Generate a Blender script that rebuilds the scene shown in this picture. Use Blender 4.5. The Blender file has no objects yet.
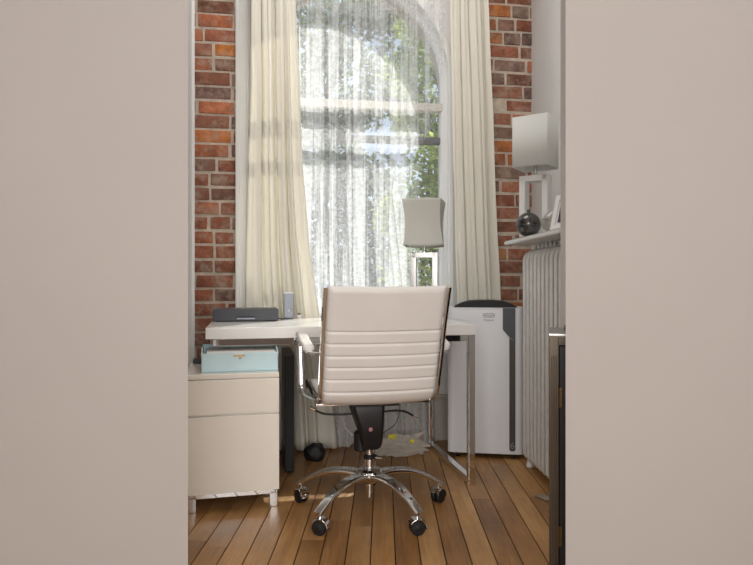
import bpy, bmesh, math, random
from mathutils import Vector, Matrix, noise, geometry
R = random.Random(11)
PI = math.pi
scene = bpy.context.scene
COL = scene.collection
CAMZ, F, CX, CY = 0.97, 629.0, 376.5, 282.5

def px_x(px, d): return (px - CX) / F * d
def px_z(py, d): return CAMZ - (py - CY) / F * d
def lin(c):
    o = []
    for v in c[:3]:
        v /= 255.0
        o.append(v / 12.92 if v <= 0.04045 else ((v + 0.055) / 1.055) ** 2.4)
    return (o[0], o[1], o[2], 1.0)

# ------------------------------------------------------------------ materials
def base_mat(name):
    m = bpy.data.materials.new(name); m.use_nodes = True
    nt = m.node_tree
    return m, nt, nt.nodes['Principled BSDF'], nt.nodes['Material Output']

def N(nt, t, **kw):
    n = nt.nodes.new(t)
    for k, v in kw.items(): setattr(n, k, v)
    return n

def coords(nt, scale=(1, 1, 1), src='Object'):
    tc = N(nt, 'ShaderNodeTexCoord'); mp = N(nt, 'ShaderNodeMapping')
    mp.inputs['Scale'].default_value = scale
    nt.links.new(tc.outputs[src], mp.inputs['Vector'])
    return mp.outputs['Vector']

def mat(name, rgb, rough=0.5, metal=0.0, var=0.06, nscale=8.0, bump=0.0, bscale=60.0, spec=0.5, coat=0.0, stretch=(1, 1, 1), rvar=0.0):
    m, nt, b, out = base_mat(name)
    v = coords(nt, stretch)
    nz = N(nt, 'ShaderNodeTexNoise'); nz.inputs['Scale'].default_value = nscale; nz.inputs['Detail'].default_value = 4
    nt.links.new(v, nz.inputs['Vector'])
    c = lin(rgb)
    rmp = N(nt, 'ShaderNodeValToRGB')
    rmp.color_ramp.elements[0].position = 0.3; rmp.color_ramp.elements[1].position = 0.7
    rmp.color_ramp.elements[0].color = tuple(x * (1 - var) for x in c[:3]) + (1,)
    rmp.color_ramp.elements[1].color = tuple(min(1, x * (1 + var)) for x in c[:3]) + (1,)
    nt.links.new(nz.outputs['Fac'], rmp.inputs['Fac'])
    nt.links.new(rmp.outputs['Color'], b.inputs['Base Color'])
    b.inputs['Roughness'].default_value = rough; b.inputs['Metallic'].default_value = metal
    b.inputs['Specular IOR Level'].default_value = spec
    b.inputs['Coat Weight'].default_value = coat
    if rvar:
        mr = N(nt, 'ShaderNodeMapRange'); mr.inputs['To Min'].default_value = rough - rvar; mr.inputs['To Max'].default_value = rough + rvar
        nt.links.new(nz.outputs['Fac'], mr.inputs['Value']); nt.links.new(mr.outputs['Result'], b.inputs['Roughness'])
    if bump:
        n2 = N(nt, 'ShaderNodeTexNoise'); n2.inputs['Scale'].default_value = bscale; n2.inputs['Detail'].default_value = 5
        nt.links.new(v, n2.inputs['Vector'])
        bp = N(nt, 'ShaderNodeBump'); bp.inputs['Strength'].default_value = bump; bp.inputs['Distance'].default_value = 0.004
        nt.links.new(n2.outputs['Fac'], bp.inputs['Height']); nt.links.new(bp.outputs['Normal'], b.inputs['Normal'])
    return m

def brick_mat():
    m, nt, b, out = base_mat('old_brick')
    at = N(nt, 'ShaderNodeAttribute'); at.attribute_name = 'tint'
    v = coords(nt)
    n1 = N(nt, 'ShaderNodeTexNoise'); n1.inputs['Scale'].default_value = 14; n1.inputs['Detail'].default_value = 6; n1.inputs['Roughness'].default_value = 0.7
    n2 = N(nt, 'ShaderNodeTexNoise'); n2.inputs['Scale'].default_value = 45; n2.inputs['Detail'].default_value = 6
    n3 = N(nt, 'ShaderNodeTexNoise'); n3.inputs['Scale'].default_value = 9; n3.inputs['Detail'].default_value = 8; n3.inputs['Roughness'].default_value = 0.75
    for n in (n1, n2, n3): nt.links.new(v, n.inputs['Vector'])
    mr = N(nt, 'ShaderNodeMapRange'); mr.inputs['From Min'].default_value = .3; mr.inputs['From Max'].default_value = .7
    mr.inputs['To Min'].default_value = 0.5; mr.inputs['To Max'].default_value = 1.4
    nt.links.new(n1.outputs['Fac'], mr.inputs['Value'])
    mul = N(nt, 'ShaderNodeMixRGB', blend_type='MULTIPLY'); mul.inputs['Fac'].default_value = 1
    nt.links.new(at.outputs['Color'], mul.inputs['Color1']); nt.links.new(mr.outputs['Result'], mul.inputs['Color2'])
    # pale mortar smear left on the faces
    r2 = N(nt, 'ShaderNodeValToRGB'); r2.color_ramp.elements[0].position = .48; r2.color_ramp.elements[1].position = .66
    r2.color_ramp.elements[1].color = (.75, .75, .75, 1)
    nt.links.new(n3.outputs['Fac'], r2.inputs['Fac'])
    mx = N(nt, 'ShaderNodeMixRGB'); mx.inputs['Color2'].default_value = lin((186, 166, 148))
    nt.links.new(r2.outputs['Color'], mx.inputs['Fac']); nt.links.new(mul.outputs['Color'], mx.inputs['Color1'])
    nt.links.new(mx.outputs['Color'], b.inputs['Base Color'])
    b.inputs['Roughness'].default_value = .85
    bp = N(nt, 'ShaderNodeBump'); bp.inputs['Strength'].default_value = .6; bp.inputs['Distance'].default_value = .006
    nt.links.new(n2.outputs['Fac'], bp.inputs['Height']); nt.links.new(bp.outputs['Normal'], b.inputs['Normal'])
    return m

def floor_mat():
    m, nt, b, out = base_mat('worn_oak_boards')
    at = N(nt, 'ShaderNodeAttribute'); at.attribute_name = 'tint'
    sep = N(nt, 'ShaderNodeSeparateColor'); nt.links.new(at.outputs['Color'], sep.inputs['Color'])
    tc = N(nt, 'ShaderNodeTexCoord')
    off = N(nt, 'ShaderNodeVectorMath', operation='MULTIPLY_ADD')
    cmb = N(nt, 'ShaderNodeCombineXYZ'); nt.links.new(sep.outputs['Green'], cmb.inputs['Y']); nt.links.new(sep.outputs['Blue'], cmb.inputs['Z'])
    off.inputs[1].default_value = (1, 1, 1)
    nt.links.new(tc.outputs['Object'], off.inputs[0])
    sc = N(nt, 'ShaderNodeVectorMath', operation='SCALE'); sc.inputs['Scale'].default_value = 37
    nt.links.new(cmb.outputs['Vector'], sc.inputs[0]); nt.links.new(sc.outputs['Vector'], off.inputs[2])
    def nz(scale, st, det=6, rough=.6, src=off):
        mp = N(nt, 'ShaderNodeMapping'); mp.inputs['Scale'].default_value = st
        nt.links.new(src.outputs[0], mp.inputs['Vector'])
        n = N(nt, 'ShaderNodeTexNoise'); n.inputs['Scale'].default_value = scale; n.inputs['Detail'].default_value = det; n.inputs['Roughness'].default_value = rough
        nt.links.new(mp.outputs['Vector'], n.inputs['Vector']); return n
    grain = nz(1, (110, 5, 1), 5, .65)
    broad = nz(1, (16, 1.6, 1), 4, .5)
    blot = nz(1, (5, 3.5, 3), 8, .7, tc)
    r = N(nt, 'ShaderNodeValToRGB')
    e = r.color_ramp.elements
    e[0].position = .25; e[0].color = lin((112, 76, 40)); e[1].position = .8; e[1].color = lin((208, 164, 108))
    k = e.new(.5); k.color = lin((172, 124, 72))
    a1 = N(nt, 'ShaderNodeMath', operation='MULTIPLY_ADD'); a1.inputs[1].default_value = .45
    nt.links.new(grain.outputs['Fac'], a1.inputs[0])
    a2 = N(nt, 'ShaderNodeMath', operation='MULTIPLY_ADD'); a2.inputs[1].default_value = .4; a2.inputs[2].default_value = .0
    nt.links.new(broad.outputs['Fac'], a2.inputs[0]); nt.links.new(a2.outputs[0], a1.inputs[2])
    a3 = N(nt, 'ShaderNodeMath', operation='MULTIPLY_ADD'); a3.inputs[1].default_value = .22
    nt.links.new(sep.outputs['Red'], a3.inputs[0]); nt.links.new(a1.outputs[0], a3.inputs[2])
    nt.links.new(a3.outputs[0], r.inputs['Fac'])
    # scuffs: dull dark blotches and pale rubbed spots
    rb = N(nt, 'ShaderNodeValToRGB'); rb.color_ramp.elements[0].position = .38; rb.color_ramp.elements[1].position = .6
    rb.color_ramp.elements[0].color = (.42, .38, .33, 1); rb.color_ramp.elements[1].color = (1.0, 1.0, 1.0, 1)
    nt.links.new(blot.outputs['Fac'], rb.inputs['Fac'])
    mul = N(nt, 'ShaderNodeMixRGB', blend_type='MULTIPLY'); mul.inputs['Fac'].default_value = 1.0
    nt.links.new(r.outputs['Color'], mul.inputs['Color1']); nt.links.new(rb.outputs['Color'], mul.inputs['Color2'])
    nt.links.new(mul.outputs['Color'], b.inputs['Base Color'])
    mr = N(nt, 'ShaderNodeMapRange'); mr.inputs['To Min'].default_value = .25; mr.inputs['To Max'].default_value = .6
    nt.links.new(blot.outputs['Fac'], mr.inputs['Value']); nt.links.new(mr.outputs['Result'], b.inputs['Roughness'])
    bp = N(nt, 'ShaderNodeBump'); bp.inputs['Strength'].default_value = .25; bp.inputs['Distance'].default_value = .002
    nt.links.new(grain.outputs['Fac'], bp.inputs['Height']); nt.links.new(bp.outputs['Normal'], b.inputs['Normal'])
    return m

def cloth_mat(name, rgb, transl=.3, weave=350):
    m, nt, b, out = base_mat(name)
    nt.nodes.remove(b)
    c = lin(rgb)
    v = coords(nt)
    nz = N(nt, 'ShaderNodeTexNoise'); nz.inputs['Scale'].default_value = weave
    nt.links.new(v, nz.inputs['Vector'])
    bp = N(nt, 'ShaderNodeBump'); bp.inputs['Strength'].default_value = .15; bp.inputs['Distance'].default_value = .001
    nt.links.new(nz.outputs['Fac'], bp.inputs['Height'])
    d = N(nt, 'ShaderNodeBsdfDiffuse'); d.inputs['Color'].default_value = c
    t = N(nt, 'ShaderNodeBsdfTranslucent'); t.inputs['Color'].default_value = c
    for s in (d, t): nt.links.new(bp.outputs['Normal'], s.inputs['Normal'])
    mx = N(nt, 'ShaderNodeMixShader'); mx.inputs['Fac'].default_value = transl
    nt.links.new(d.outputs[0], mx.inputs[1]); nt.links.new(t.outputs[0], mx.inputs[2])
    nt.links.new(mx.outputs[0], out.inputs['Surface'])
    return m

def sheer_mat(name, rgb, lo, hi, lace=True):
    m, nt, b, out = base_mat(name)
    nt.nodes.remove(b)
    c = lin(rgb)
    d = N(nt, 'ShaderNodeBsdfDiffuse'); d.inputs['Color'].default_value = c
    t = N(nt, 'ShaderNodeBsdfTranslucent'); t.inputs['Color'].default_value = c
    mx = N(nt, 'ShaderNodeMixShader'); mx.inputs['Fac'].default_value = .65
    nt.links.new(d.outputs[0], mx.inputs[1]); nt.links.new(t.outputs[0], mx.inputs[2])
    tr = N(nt, 'ShaderNodeBsdfTransparent')
    o = N(nt, 'ShaderNodeMixShader')
    nt.links.new(tr.outputs[0], o.inputs[1]); nt.links.new(mx.outputs[0], o.inputs[2])
    if lace:
        # fine lace weave, gathered into dense and thin upright strips, with a doubled hem
        v = coords(nt, (1, .3, 1)); v2 = coords(nt, (21, 0, .4))
        nz = N(nt, 'ShaderNodeTexNoise'); nz.inputs['Scale'].default_value = 60; nz.inputs['Detail'].default_value = 4
        n2 = N(nt, 'ShaderNodeTexNoise'); n2.inputs['Scale'].default_value = 1; n2.inputs['Detail'].default_value = 3; n2.inputs['Roughness'].default_value = .6
        nt.links.new(v, nz.inputs['Vector']); nt.links.new(v2, n2.inputs['Vector'])
        m1 = N(nt, 'ShaderNodeMapRange'); m1.inputs['From Min'].default_value = .43; m1.inputs['From Max'].default_value = .55
        m1.inputs['To Min'].default_value = lo; m1.inputs['To Max'].default_value = hi
        nt.links.new(n2.outputs['Fac'], m1.inputs['Value'])
        m2 = N(nt, 'ShaderNodeMapRange'); m2.inputs['From Min'].default_value = .35; m2.inputs['From Max'].default_value = .65
        m2.inputs['To Min'].default_value = -.10; m2.inputs['To Max'].default_value = .10
        nt.links.new(nz.outputs['Fac'], m2.inputs['Value'])
        tc = N(nt, 'ShaderNodeTexCoord'); sz = N(nt, 'ShaderNodeSeparateXYZ'); nt.links.new(tc.outputs['Object'], sz.inputs[0])
        m3 = N(nt, 'ShaderNodeMapRange'); m3.inputs['From Min'].default_value = .55; m3.inputs['From Max'].default_value = .45
        m3.inputs['To Min'].default_value = 0; m3.inputs['To Max'].default_value = .5
        nt.links.new(sz.outputs['Z'], m3.inputs['Value'])
        a1 = N(nt, 'ShaderNodeMath', operation='ADD'); a2 = N(nt, 'ShaderNodeMath', operation='ADD', use_clamp=True)
        nt.links.new(m1.outputs[0], a1.inputs[0]); nt.links.new(m2.outputs[0], a1.inputs[1])
        nt.links.new(a1.outputs[0], a2.inputs[0]); nt.links.new(m3.outputs[0], a2.inputs[1])
        nt.links.new(a2.outputs[0], o.inputs['Fac'])
    else:
        o.inputs['Fac'].default_value = (lo + hi) / 2
    nt.links.new(o.outputs[0], out.inputs['Surface'])
    return m

def glass_mat(name):
    m, nt, b, out = base_mat(name)
    nt.nodes.remove(b)
    tr = N(nt, 'ShaderNodeBsdfTransparent'); tr.inputs['Color'].default_value = (.96, .98, .98, 1)
    g = N(nt, 'ShaderNodeBsdfGlossy'); g.inputs['Roughness'].default_value = .02
    o = N(nt, 'ShaderNodeMixShader')
    o.inputs['Fac'].default_value = .03
    nt.links.new(tr.outputs[0], o.inputs[1]); nt.links.new(g.outputs[0], o.inputs[2])
    nt.links.new(o.outputs[0], out.inputs['Surface'])
    return m

def leaf_mat(name, c1, c2):
    m, nt, b, out = base_mat(name)
    nt.nodes.remove(b)
    v = coords(nt)
    nz = N(nt, 'ShaderNodeTexNoise'); nz.inputs['Scale'].default_value = 3
    nt.links.new(v, nz.inputs['Vector'])
    r = N(nt, 'ShaderNodeValToRGB'); r.color_ramp.elements[0].position = .35; r.color_ramp.elements[1].position = .65
    r.color_ramp.elements[0].color = lin(c1); r.color_ramp.elements[1].color = lin(c2)
    nt.links.new(nz.outputs['Fac'], r.inputs['Fac'])
    d = N(nt, 'ShaderNodeBsdfDiffuse'); t = N(nt, 'ShaderNodeBsdfTranslucent')
    for s in (d, t): nt.links.new(r.outputs['Color'], s.inputs['Color'])
    mx = N(nt, 'ShaderNodeMixShader'); mx.inputs['Fac'].default_value = .5
    nt.links.new(d.outputs[0], mx.inputs[1]); nt.links.new(t.outputs[0], mx.inputs[2])
    nt.links.new(mx.outputs[0], out.inputs['Surface'])
    return m

M = dict(
    brick=brick_mat(), floor=floor_mat(),
    mortar=mat('lime_mortar', (206, 192, 176), .95, var=.2, nscale=20, bump=.8, bscale=90),
    subfloor=mat('dark_gap', (38, 26, 17), .9),
    plaster=mat('white_plaster', (226, 224, 222), .8, var=.02, nscale=3, bump=.08),
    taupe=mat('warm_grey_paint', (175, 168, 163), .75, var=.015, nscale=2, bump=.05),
    ceiling=mat('ceiling_paint', (235, 233, 228), .9, var=.02),
    trimw=mat('white_gloss_trim', (232, 231, 228), .4, var=.02),
    base=mat('grey_brown_baseboard', (176, 166, 154), .6, var=.06),
    darkrail=mat('dark_window_rail', (84, 82, 80), .6, var=.08),  # backlit shade of the meeting rail put into its colour
    creamrail=mat('cream_window_rail', (214, 208, 192), .5, var=.03),
    lacquer=mat('white_lacquer', (236, 233, 228), .22, var=.012, coat=.2),
    cabwhite=mat('cabinet_white', (232, 224, 212), .25, var=.012, coat=.3),
    chrome=mat('chrome', (226, 226, 226), .05, 1.0, var=.03),
    brushed=mat('brushed_steel', (190, 188, 184), .28, 1.0, var=.06, stretch=(1, 1, 30)),
    leather=mat('white_leather', (222, 217, 212), .42, var=.03, nscale=5, bump=.12, bscale=220),
    black=mat('black_plastic', (22, 22, 24), .38, var=.1),
    blackm=mat('matt_black', (14, 14, 15), .6, var=.1),
    rubber=mat('black_caster_rubber', (16, 16, 17), .5, var=.15),
    charcoal=mat('charcoal_plastic', (62, 63, 70), .4, var=.05),
    printer=mat('charcoal_satin_case', (44, 45, 53), .42, var=.05),
    teal=mat('aqua_paper', (200, 225, 230), .6, var=.04, nscale=14, bump=.05),
    paper=mat('white_paper', (236, 232, 226), .8, var=.02),
    brass=mat('brass', (150, 124, 86), .3, 1.0, var=.06),
    bronze=mat('bronzed_metal', (92, 84, 74), .35, 1.0, var=.12, stretch=(30, 30, 1)),
    silver=mat('silver_plastic', (138, 141, 150), .4, .4, var=.04),
    acwhite=mat('ac_white', (234, 235, 238), .35, var=.01),
    rad=mat('cast_radiator_white', (228, 226, 222), .45, var=.05, nscale=30, bump=.35, bscale=80),
    shade=cloth_mat('white_lamp_shade_fabric', (240, 240, 236), .35, 500),
    shadeg=cloth_mat('pale_grey_pleated_silk', (214, 212, 204), .3, 500),
    drape=cloth_mat('cream_drape', (247, 243, 232), .3),
    lace=sheer_mat('white_lace', (250, 250, 250), .15, .54),
    voile=sheer_mat('thin_white_voile', (250, 250, 252), .12, .2, False),
    glass=glass_mat('window_glass'),
    smoke=mat('smoked_grey_glaze', (92, 90, 88), .22, .75, var=.15, nscale=12),
    pearl=mat('pearl_grey_glaze', (158, 156, 148), .3, .2, var=.08),
    print=mat('grey_print', (128, 128, 130), .6, var=.02),
    badge=mat('badge_rose', (176, 120, 130), .4, .3, var=.05),
    yellow=mat('yellow_print', (226, 214, 60), .6, var=.05),
    poly=sheer_mat('crinkled_white_bag', (240, 235, 228), .88, .98, False),
    photo=mat('dark_photo_print', (60, 62, 84), .4, var=.5, nscale=50),
    bark=mat('bark', (92, 84, 74), .9, var=.2, nscale=20, bump=.6),
    leafa=leaf_mat('leaf_green', (92, 108, 72), (156, 168, 112)),
    leafb=leaf_mat('leaf_dark', (84, 96, 78), (134, 146, 112)),
    leafc=leaf_mat('leaf_light', (132, 152, 80), (206, 214, 130)),
    wood=mat('brown_chip', (120, 84, 50), .7, var=.15),
    dust=mat('grey_dust', (150, 138, 120), .9, var=.2),
)

# ------------------------------------------------------------------ mesh tools
def fin(bm):
    bmesh.ops.recalc_face_normals(bm, faces=bm.faces)

def obj(name, bm, m, parent=None, smooth=40, recalc=True):
    if recalc: fin(bm)
    me = bpy.data.meshes.new(name); bm.to_mesh(me); bm.free()
    if smooth is not None:
        for p in me.polygons: p.use_smooth = True
        me.set_sharp_from_angle(angle=math.radians(smooth))
    o = bpy.data.objects.new(name, me); COL.objects.link(o)
    me.materials.append(m)
    if smooth == 40:
        wn = o.modifiers.new('weighted', 'WEIGHTED_NORMAL'); wn.keep_sharp = True
    if parent: o.parent = parent
    return o

def thing(name, label, cat, loc=(0, 0, 0), rz=0, group=None):
    o = bpy.data.objects.new(name, None); COL.objects.link(o)
    o.empty_display_size = .1
    o.location = loc; o.rotation_euler = (0, 0, rz)
    o['label'] = label; o['category'] = cat
    if group: o['group'] = group
    return o

def tag(o, label, cat, group=None):
    o['label'] = label; o['category'] = cat
    if group: o['group'] = group
    return o

def struct(o):
    o['kind'] = 'structure'; return o

def box(bm, c, s, bev=0.0, seg=2, rot=None):
    r = bmesh.ops.create_cube(bm, size=1)
    vs = r['verts']
    mx = Matrix.Translation(Vector(c))
    if rot is not None: mx = mx @ rot.to_4x4()
    mx = mx @ Matrix.Diagonal((s[0], s[1], s[2], 1))
    bmesh.ops.transform(bm, matrix=mx, verts=vs)
    if bev > 0:
        es = list({e for v in vs for e in v.link_edges})
        bmesh.ops.bevel(bm, geom=es, offset=bev, segments=seg, profile=.6, affect='EDGES')

def bx(x0, x1, y0, y1, z0, z1, bev=0.0, seg=2):
    bm = bmesh.new()
    box(bm, ((x0 + x1) / 2, (y0 + y1) / 2, (z0 + z1) / 2), (x1 - x0, y1 - y0, z1 - z0), bev, seg)
    return bm

def prism(bm, poly, z0, z1, axis='z'):
    def mk(p, h):
        if axis == 'z': return (p[0], p[1], h)
        if axis == 'y': return (p[0], h, p[1])
        return (h, p[0], p[1])
    a = [bm.verts.new(mk(p, z0)) for p in poly]
    b = [bm.verts.new(mk(p, z1)) for p in poly]
    n = len(poly)
    for tri in geometry.tessellate_polygon([[Vector((p[0], p[1], 0)) for p in poly]]):
        bm.faces.new([a[i] for i in tri]); bm.faces.new([b[i] for i in reversed(tri)])
    for i in range(n):
        bm.faces.new((a[i], a[(i + 1) % n], b[(i + 1) % n], b[i]))

def sweep(bm, pts, prof, up=Vector((0, 0, 1)), closed=False, scales=None, caps=True):
    """sweep a 2-D profile (side, up) along pts"""
    pts = [Vector(p) for p in pts]; n = len(pts); rings = []
    for i, p in enumerate(pts):
        if closed: t = pts[(i + 1) % n] - pts[i - 1]
        else: t = pts[min(i + 1, n - 1)] - pts[max(i - 1, 0)]
        t.normalize()
        s = t.cross(up)
        if s.length < 1e-4: s = t.cross(Vector((0, 1, 0)))
        s.normalize(); u = s.cross(t).normalized()
        k = scales[i] if scales else (1, 1)
        rings.append([bm.verts.new(p + s * (a * k[0]) + u * (b * k[1])) for a, b in prof])
    m = len(prof)
    for i in range(n if closed else n - 1):
        A, B = rings[i], rings[(i + 1) % n]
        for j in range(m):
            bm.faces.new((A[j], A[(j + 1) % m], B[(j + 1) % m], B[j]))
    if not closed and caps:
        bm.faces.new(rings[0]); bm.faces.new(rings[-1][::-1])

def circ(r, n=12, ry=None):
    ry = r if ry is None else ry
    return [(r * math.cos(2 * PI * i / n), ry * math.sin(2 * PI * i / n)) for i in range(n)]

def rrect(w, h, r=.003, n=3):
    o = []
    for cx, cy, a0 in ((w / 2 - r, h / 2 - r, 0), (-w / 2 + r, h / 2 - r, 90), (-w / 2 + r, -h / 2 + r, 180), (w / 2 - r, -h / 2 + r, 270)):
        for i in range(n + 1):
            a = math.radians(a0 + 90 * i / n)
            o.append((cx + r * math.cos(a), cy + r * math.sin(a)))
    return o

def spline(pts, k=8, closed=False):
    P = [Vector(p) for p in pts]; n = len(P); out = []
    rng = range(n) if closed else range(n - 1)
    for i in rng:
        if closed: a, b, c, d = P[i - 1], P[i], P[(i + 1) % n], P[(i + 2) % n]
        else: a, b, c, d = P[max(i - 1, 0)], P[i], P[i + 1], P[min(i + 2, n - 1)]
        for j in range(k):
            t = j / k
            out.append(.5 * ((2 * b) + (c - a) * t + (2 * a - 5 * b + 4 * c - d) * t * t + (3 * b - a - 3 * c + d) * t ** 3))
    if not closed: out.append(P[-1])
    return out

def tube(bm, pts, r, n=10, closed=False, up=Vector((0, 0, 1))):
    sweep(bm, pts, circ(r, n), up, closed)

def lathe(bm, prof, n=32, c=(0, 0, 0), mtx=None):
    rings = []
    for r, z in prof:
        rr = max(r, 1e-4)
        ring = []
        for i in range(n):
            a = 2 * PI * i / n
            v = Vector((rr * math.cos(a), rr * math.sin(a), z))
            if mtx is not None: v = mtx @ v
            ring.append(bm.verts.new(v + Vector(c)))
        rings.append(ring)
    for A, B in zip(rings, rings[1:]):
        for i in range(n): bm.faces.new((A[i], A[(i + 1) % n], B[(i + 1) % n], B[i]))
    bm.faces.new(rings[0][::-1]); bm.faces.new(rings[-1])

def text_obj(name, body, size, m, parent, loc, rot, extrude=.0004):
    cu = bpy.data.curves.new(name, 'FONT'); cu.body = body; cu.size = size; cu.extrude = extrude
    cu.align_x = 'CENTER'; cu.align_y = 'CENTER'; cu.resolution_u = 3
    tmp = bpy.data.objects.new(name + '_tmp', cu); COL.objects.link(tmp)
    dg = bpy.context.evaluated_depsgraph_get()
    me = bpy.data.meshes.new_from_object(tmp.evaluated_get(dg))
    bpy.data.objects.remove(tmp)
    me.materials.clear(); me.materials.append(m)
    o = bpy.data.objects.new(name, me); COL.objects.link(o)
    o.parent = parent; o.location = loc; o.rotation_euler = rot
    return o

# ------------------------------------------------------------------ the wall with the window: its own frame (u along, n outwards)
TH = math.atan(.15); CS, SN = math.cos(TH), math.sin(TH); Y0 = 3.85
def wuy(u, n): return Y0 + u * SN + n * CS
def W(u, n, z): return Vector((u * CS - n * SN, Y0 + u * SN + n * CS, z))
def WU(px, n):
    k = (px - CX) / F
    return (Y0 * k + n * (k * CS + SN)) / (CS - k * SN)
def WZ(py, u, n): return px_z(py, wuy(u, n))

NF = .08                                    # window plane, behind the wall face
UC = WU(352, NF); RAD = 89 / F * wuy(UC + .3, NF) + .045
ZS = WZ(78, UC, NF); SILL = .80
CASE_L = WU(235.5, -.02); CASE_R = 2 * UC - CASE_L
TOP = 3.35
wall_rot = (0, 0, TH); wall_loc = (0, Y0, 0)
def on_wall(o):
    o.location = wall_loc; o.rotation_euler = wall_rot; return o

# brick wall: one mesh of separate bricks bedded in mortar
def brick_wall_fast():
    t = bmesh.new(); box(t, (0, 0, 0), (1, .52, .34), .024, 2)
    tv = [v.co.copy() for v in t.verts]; tf = [[v.index for v in f.verts] for f in t.faces]; t.free()
    verts, faces, cols = [], [], []
    pal = [(166, 102, 76), (178, 108, 74), (156, 96, 72), (146, 96, 76), (132, 96, 82), (122, 94, 86), (148, 120, 106), (112, 88, 80), (158, 106, 84), (190, 118, 70), (166, 136, 120), (134, 106, 94)]
    warm = [0, 1, 2, 3, 8, 8, 2, 0, 4]
    H, L, J = .0700, .209, .0150
    row = 0; z = .01
    while z < TOP:
        u = -1.75 + (row % 2) * .11 + R.uniform(-.015, .015)
        while u < 1.3:
            head = R.random() < .25
            l = (L if not head else .104) * R.uniform(.93, 1.06)
            u1 = u + l
            nxt = u1
            if u < CASE_L < u1: u1 = CASE_L + .02; l = u1 - u
            if u < CASE_R < u1: u = CASE_R - .02; l = u1 - u
            inside = (u >= CASE_L and u1 <= CASE_R)
            if l > .02 and not inside and R.random() > .012:
                c = R.choice(pal) if (z > 1.6 and R.random() < .75) else pal[R.choice(warm)]
                if R.random() < .06: c = (198, 124, 64)
                k = R.uniform(.82, 1.12)
                col = lin(tuple(min(255, x * k) for x in c))
                ang = R.uniform(-.012, .012); hh = H * R.uniform(.94, 1.03); dn = R.uniform(-.005, .004)
                cu, cz = (u + u1) / 2, z + H / 2 + R.uniform(-.0025, .0025)
                b0 = len(verts)
                for co in tv:
                    x = math.copysign(l / 2 - (.5 - abs(co.x)) * .21, co.x); zz = math.copysign(hh / 2 - (.17 - abs(co.z)) * .21, co.z)
                    yy = co.y * .21
                    q = noise.noise_vector(Vector((x + cu, yy, zz + cz)) * 9) * .003
                    verts.append((cu + x * math.cos(ang) - zz * math.sin(ang) + q.x, .05 + dn + yy + q.y, cz + zz * math.cos(ang) + x * math.sin(ang) + q.z))
                for f in tf: faces.append([b0 + i for i in f]); cols.append(col)
            u = nxt + J * R.uniform(.7, 1.4)
        z += H + J; row += 1
    me = bpy.data.meshes.new('wall_back'); me.from_pydata(verts, [], faces)
    ca = me.color_attributes.new('tint', 'FLOAT_COLOR', 'CORNER')
    i = 0; buf = []
    for f, c in zip(faces, cols): buf.extend(list(c) * len(f))
    ca.data.foreach_set('color', buf)
    for p in me.polygons: p.use_smooth = True
    me.set_sharp_from_angle(angle=math.radians(40))
    me.materials.append(M['brick'])
    o = bpy.data.objects.new('wall_back', me); COL.objects.link(o)
    return o
wall = struct(on_wall(brick_wall_fast()))

# mortar bed behind, with the window opening left free
bm = bmesh.new()
ol, orr = UC - RAD - .02, UC + RAD + .02
def arch(r, n=40, z0=None, a0=0, a1=PI):
    return [(UC + r * math.cos(a0 + (a1 - a0) * i / n), ZS + r * math.sin(a0 + (a1 - a0) * i / n)) for i in range(n + 1)]
poly = [(-1.9, 0), (-1.9, TOP), (1.5, TOP), (1.5, 0), (UC + RAD + .01, 0), (UC + RAD + .01, SILL)] 
right_path = [(UC + RAD + .01, SILL)] + arch(RAD + .01) + [(UC - RAD - .01, SILL)]
prism(bm, [(-1.9, 0), (-1.9, TOP), (1.5, TOP), (1.5, 0), (UC + RAD + .01, 0)] + right_path + [(UC - RAD - .01, 0)], .002, .34, 'y')
struct(on_wall(obj('wall_back_mortar', bm, M['mortar'], smooth=None)))
bm = bmesh.new(); box(bm, (UC, .155, SILL / 2 - .01), (2 * RAD + .02, .29, SILL - .02))
struct(on_wall(obj('wall_back_below_window', bm, M['plaster'], smooth=None)))

# white casing panel with the arched hole
bm = bmesh.new()
path = [(UC + RAD, SILL)] + arch(RAD) + [(UC - RAD, SILL)]
prism(bm, [(CASE_L, 0), (CASE_L, 3.2), (CASE_R, 3.2), (CASE_R, 0), (UC + RAD, 0)] + path + [(UC - RAD, 0)], -.022, .012, 'y')
case = struct(on_wall(obj('trim_1', bm, M['trimw'], smooth=None)))
bm = bmesh.new()   # moulded outer edges of the casing
for u in (CASE_L + .012, CASE_R - .012):
    box(bm, (u, -.03, 1.6), (.024, .02, 3.2), .006)
box(bm, (CASE_L + .07, -.024, 1.6), (.012, .01, 3.2), .004)
p3 = [(u, -.028, z) for u, z in path]
sweep(bm, p3, rrect(.03, .016, .005), up=Vector((0, 1, 0)))
struct(on_wall(obj('trim_2', bm, M['trimw'])))
# reveal lining
bm = bmesh.new()
p3 = [(u, .08, z) for u, z in [(UC + RAD + .004, SILL)] + arch(RAD + .004) + [(UC - RAD - .004, SILL)]]
sweep(bm, p3, rrect(.008, .19, .002), up=Vector((0, 1, 0)))
struct(on_wall(obj('trim_3', bm, M['trimw'])))
# sill
bm = bmesh.new(); box(bm, (UC, .05, SILL - .012), (2 * RAD - .02, .20, .03), .006)
struct(on_wall(obj('trim_4', bm, M['trimw'])))
# baseboard
bm = bmesh.new()
box(bm, (UC + .1, -.036, .14), (1.75, .022, .28), .004); box(bm, (UC + .1, -.042, .27), (1.75, .03, .02), .005)
struct(on_wall(obj('baseboard_back', bm, M['base'])))

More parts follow.
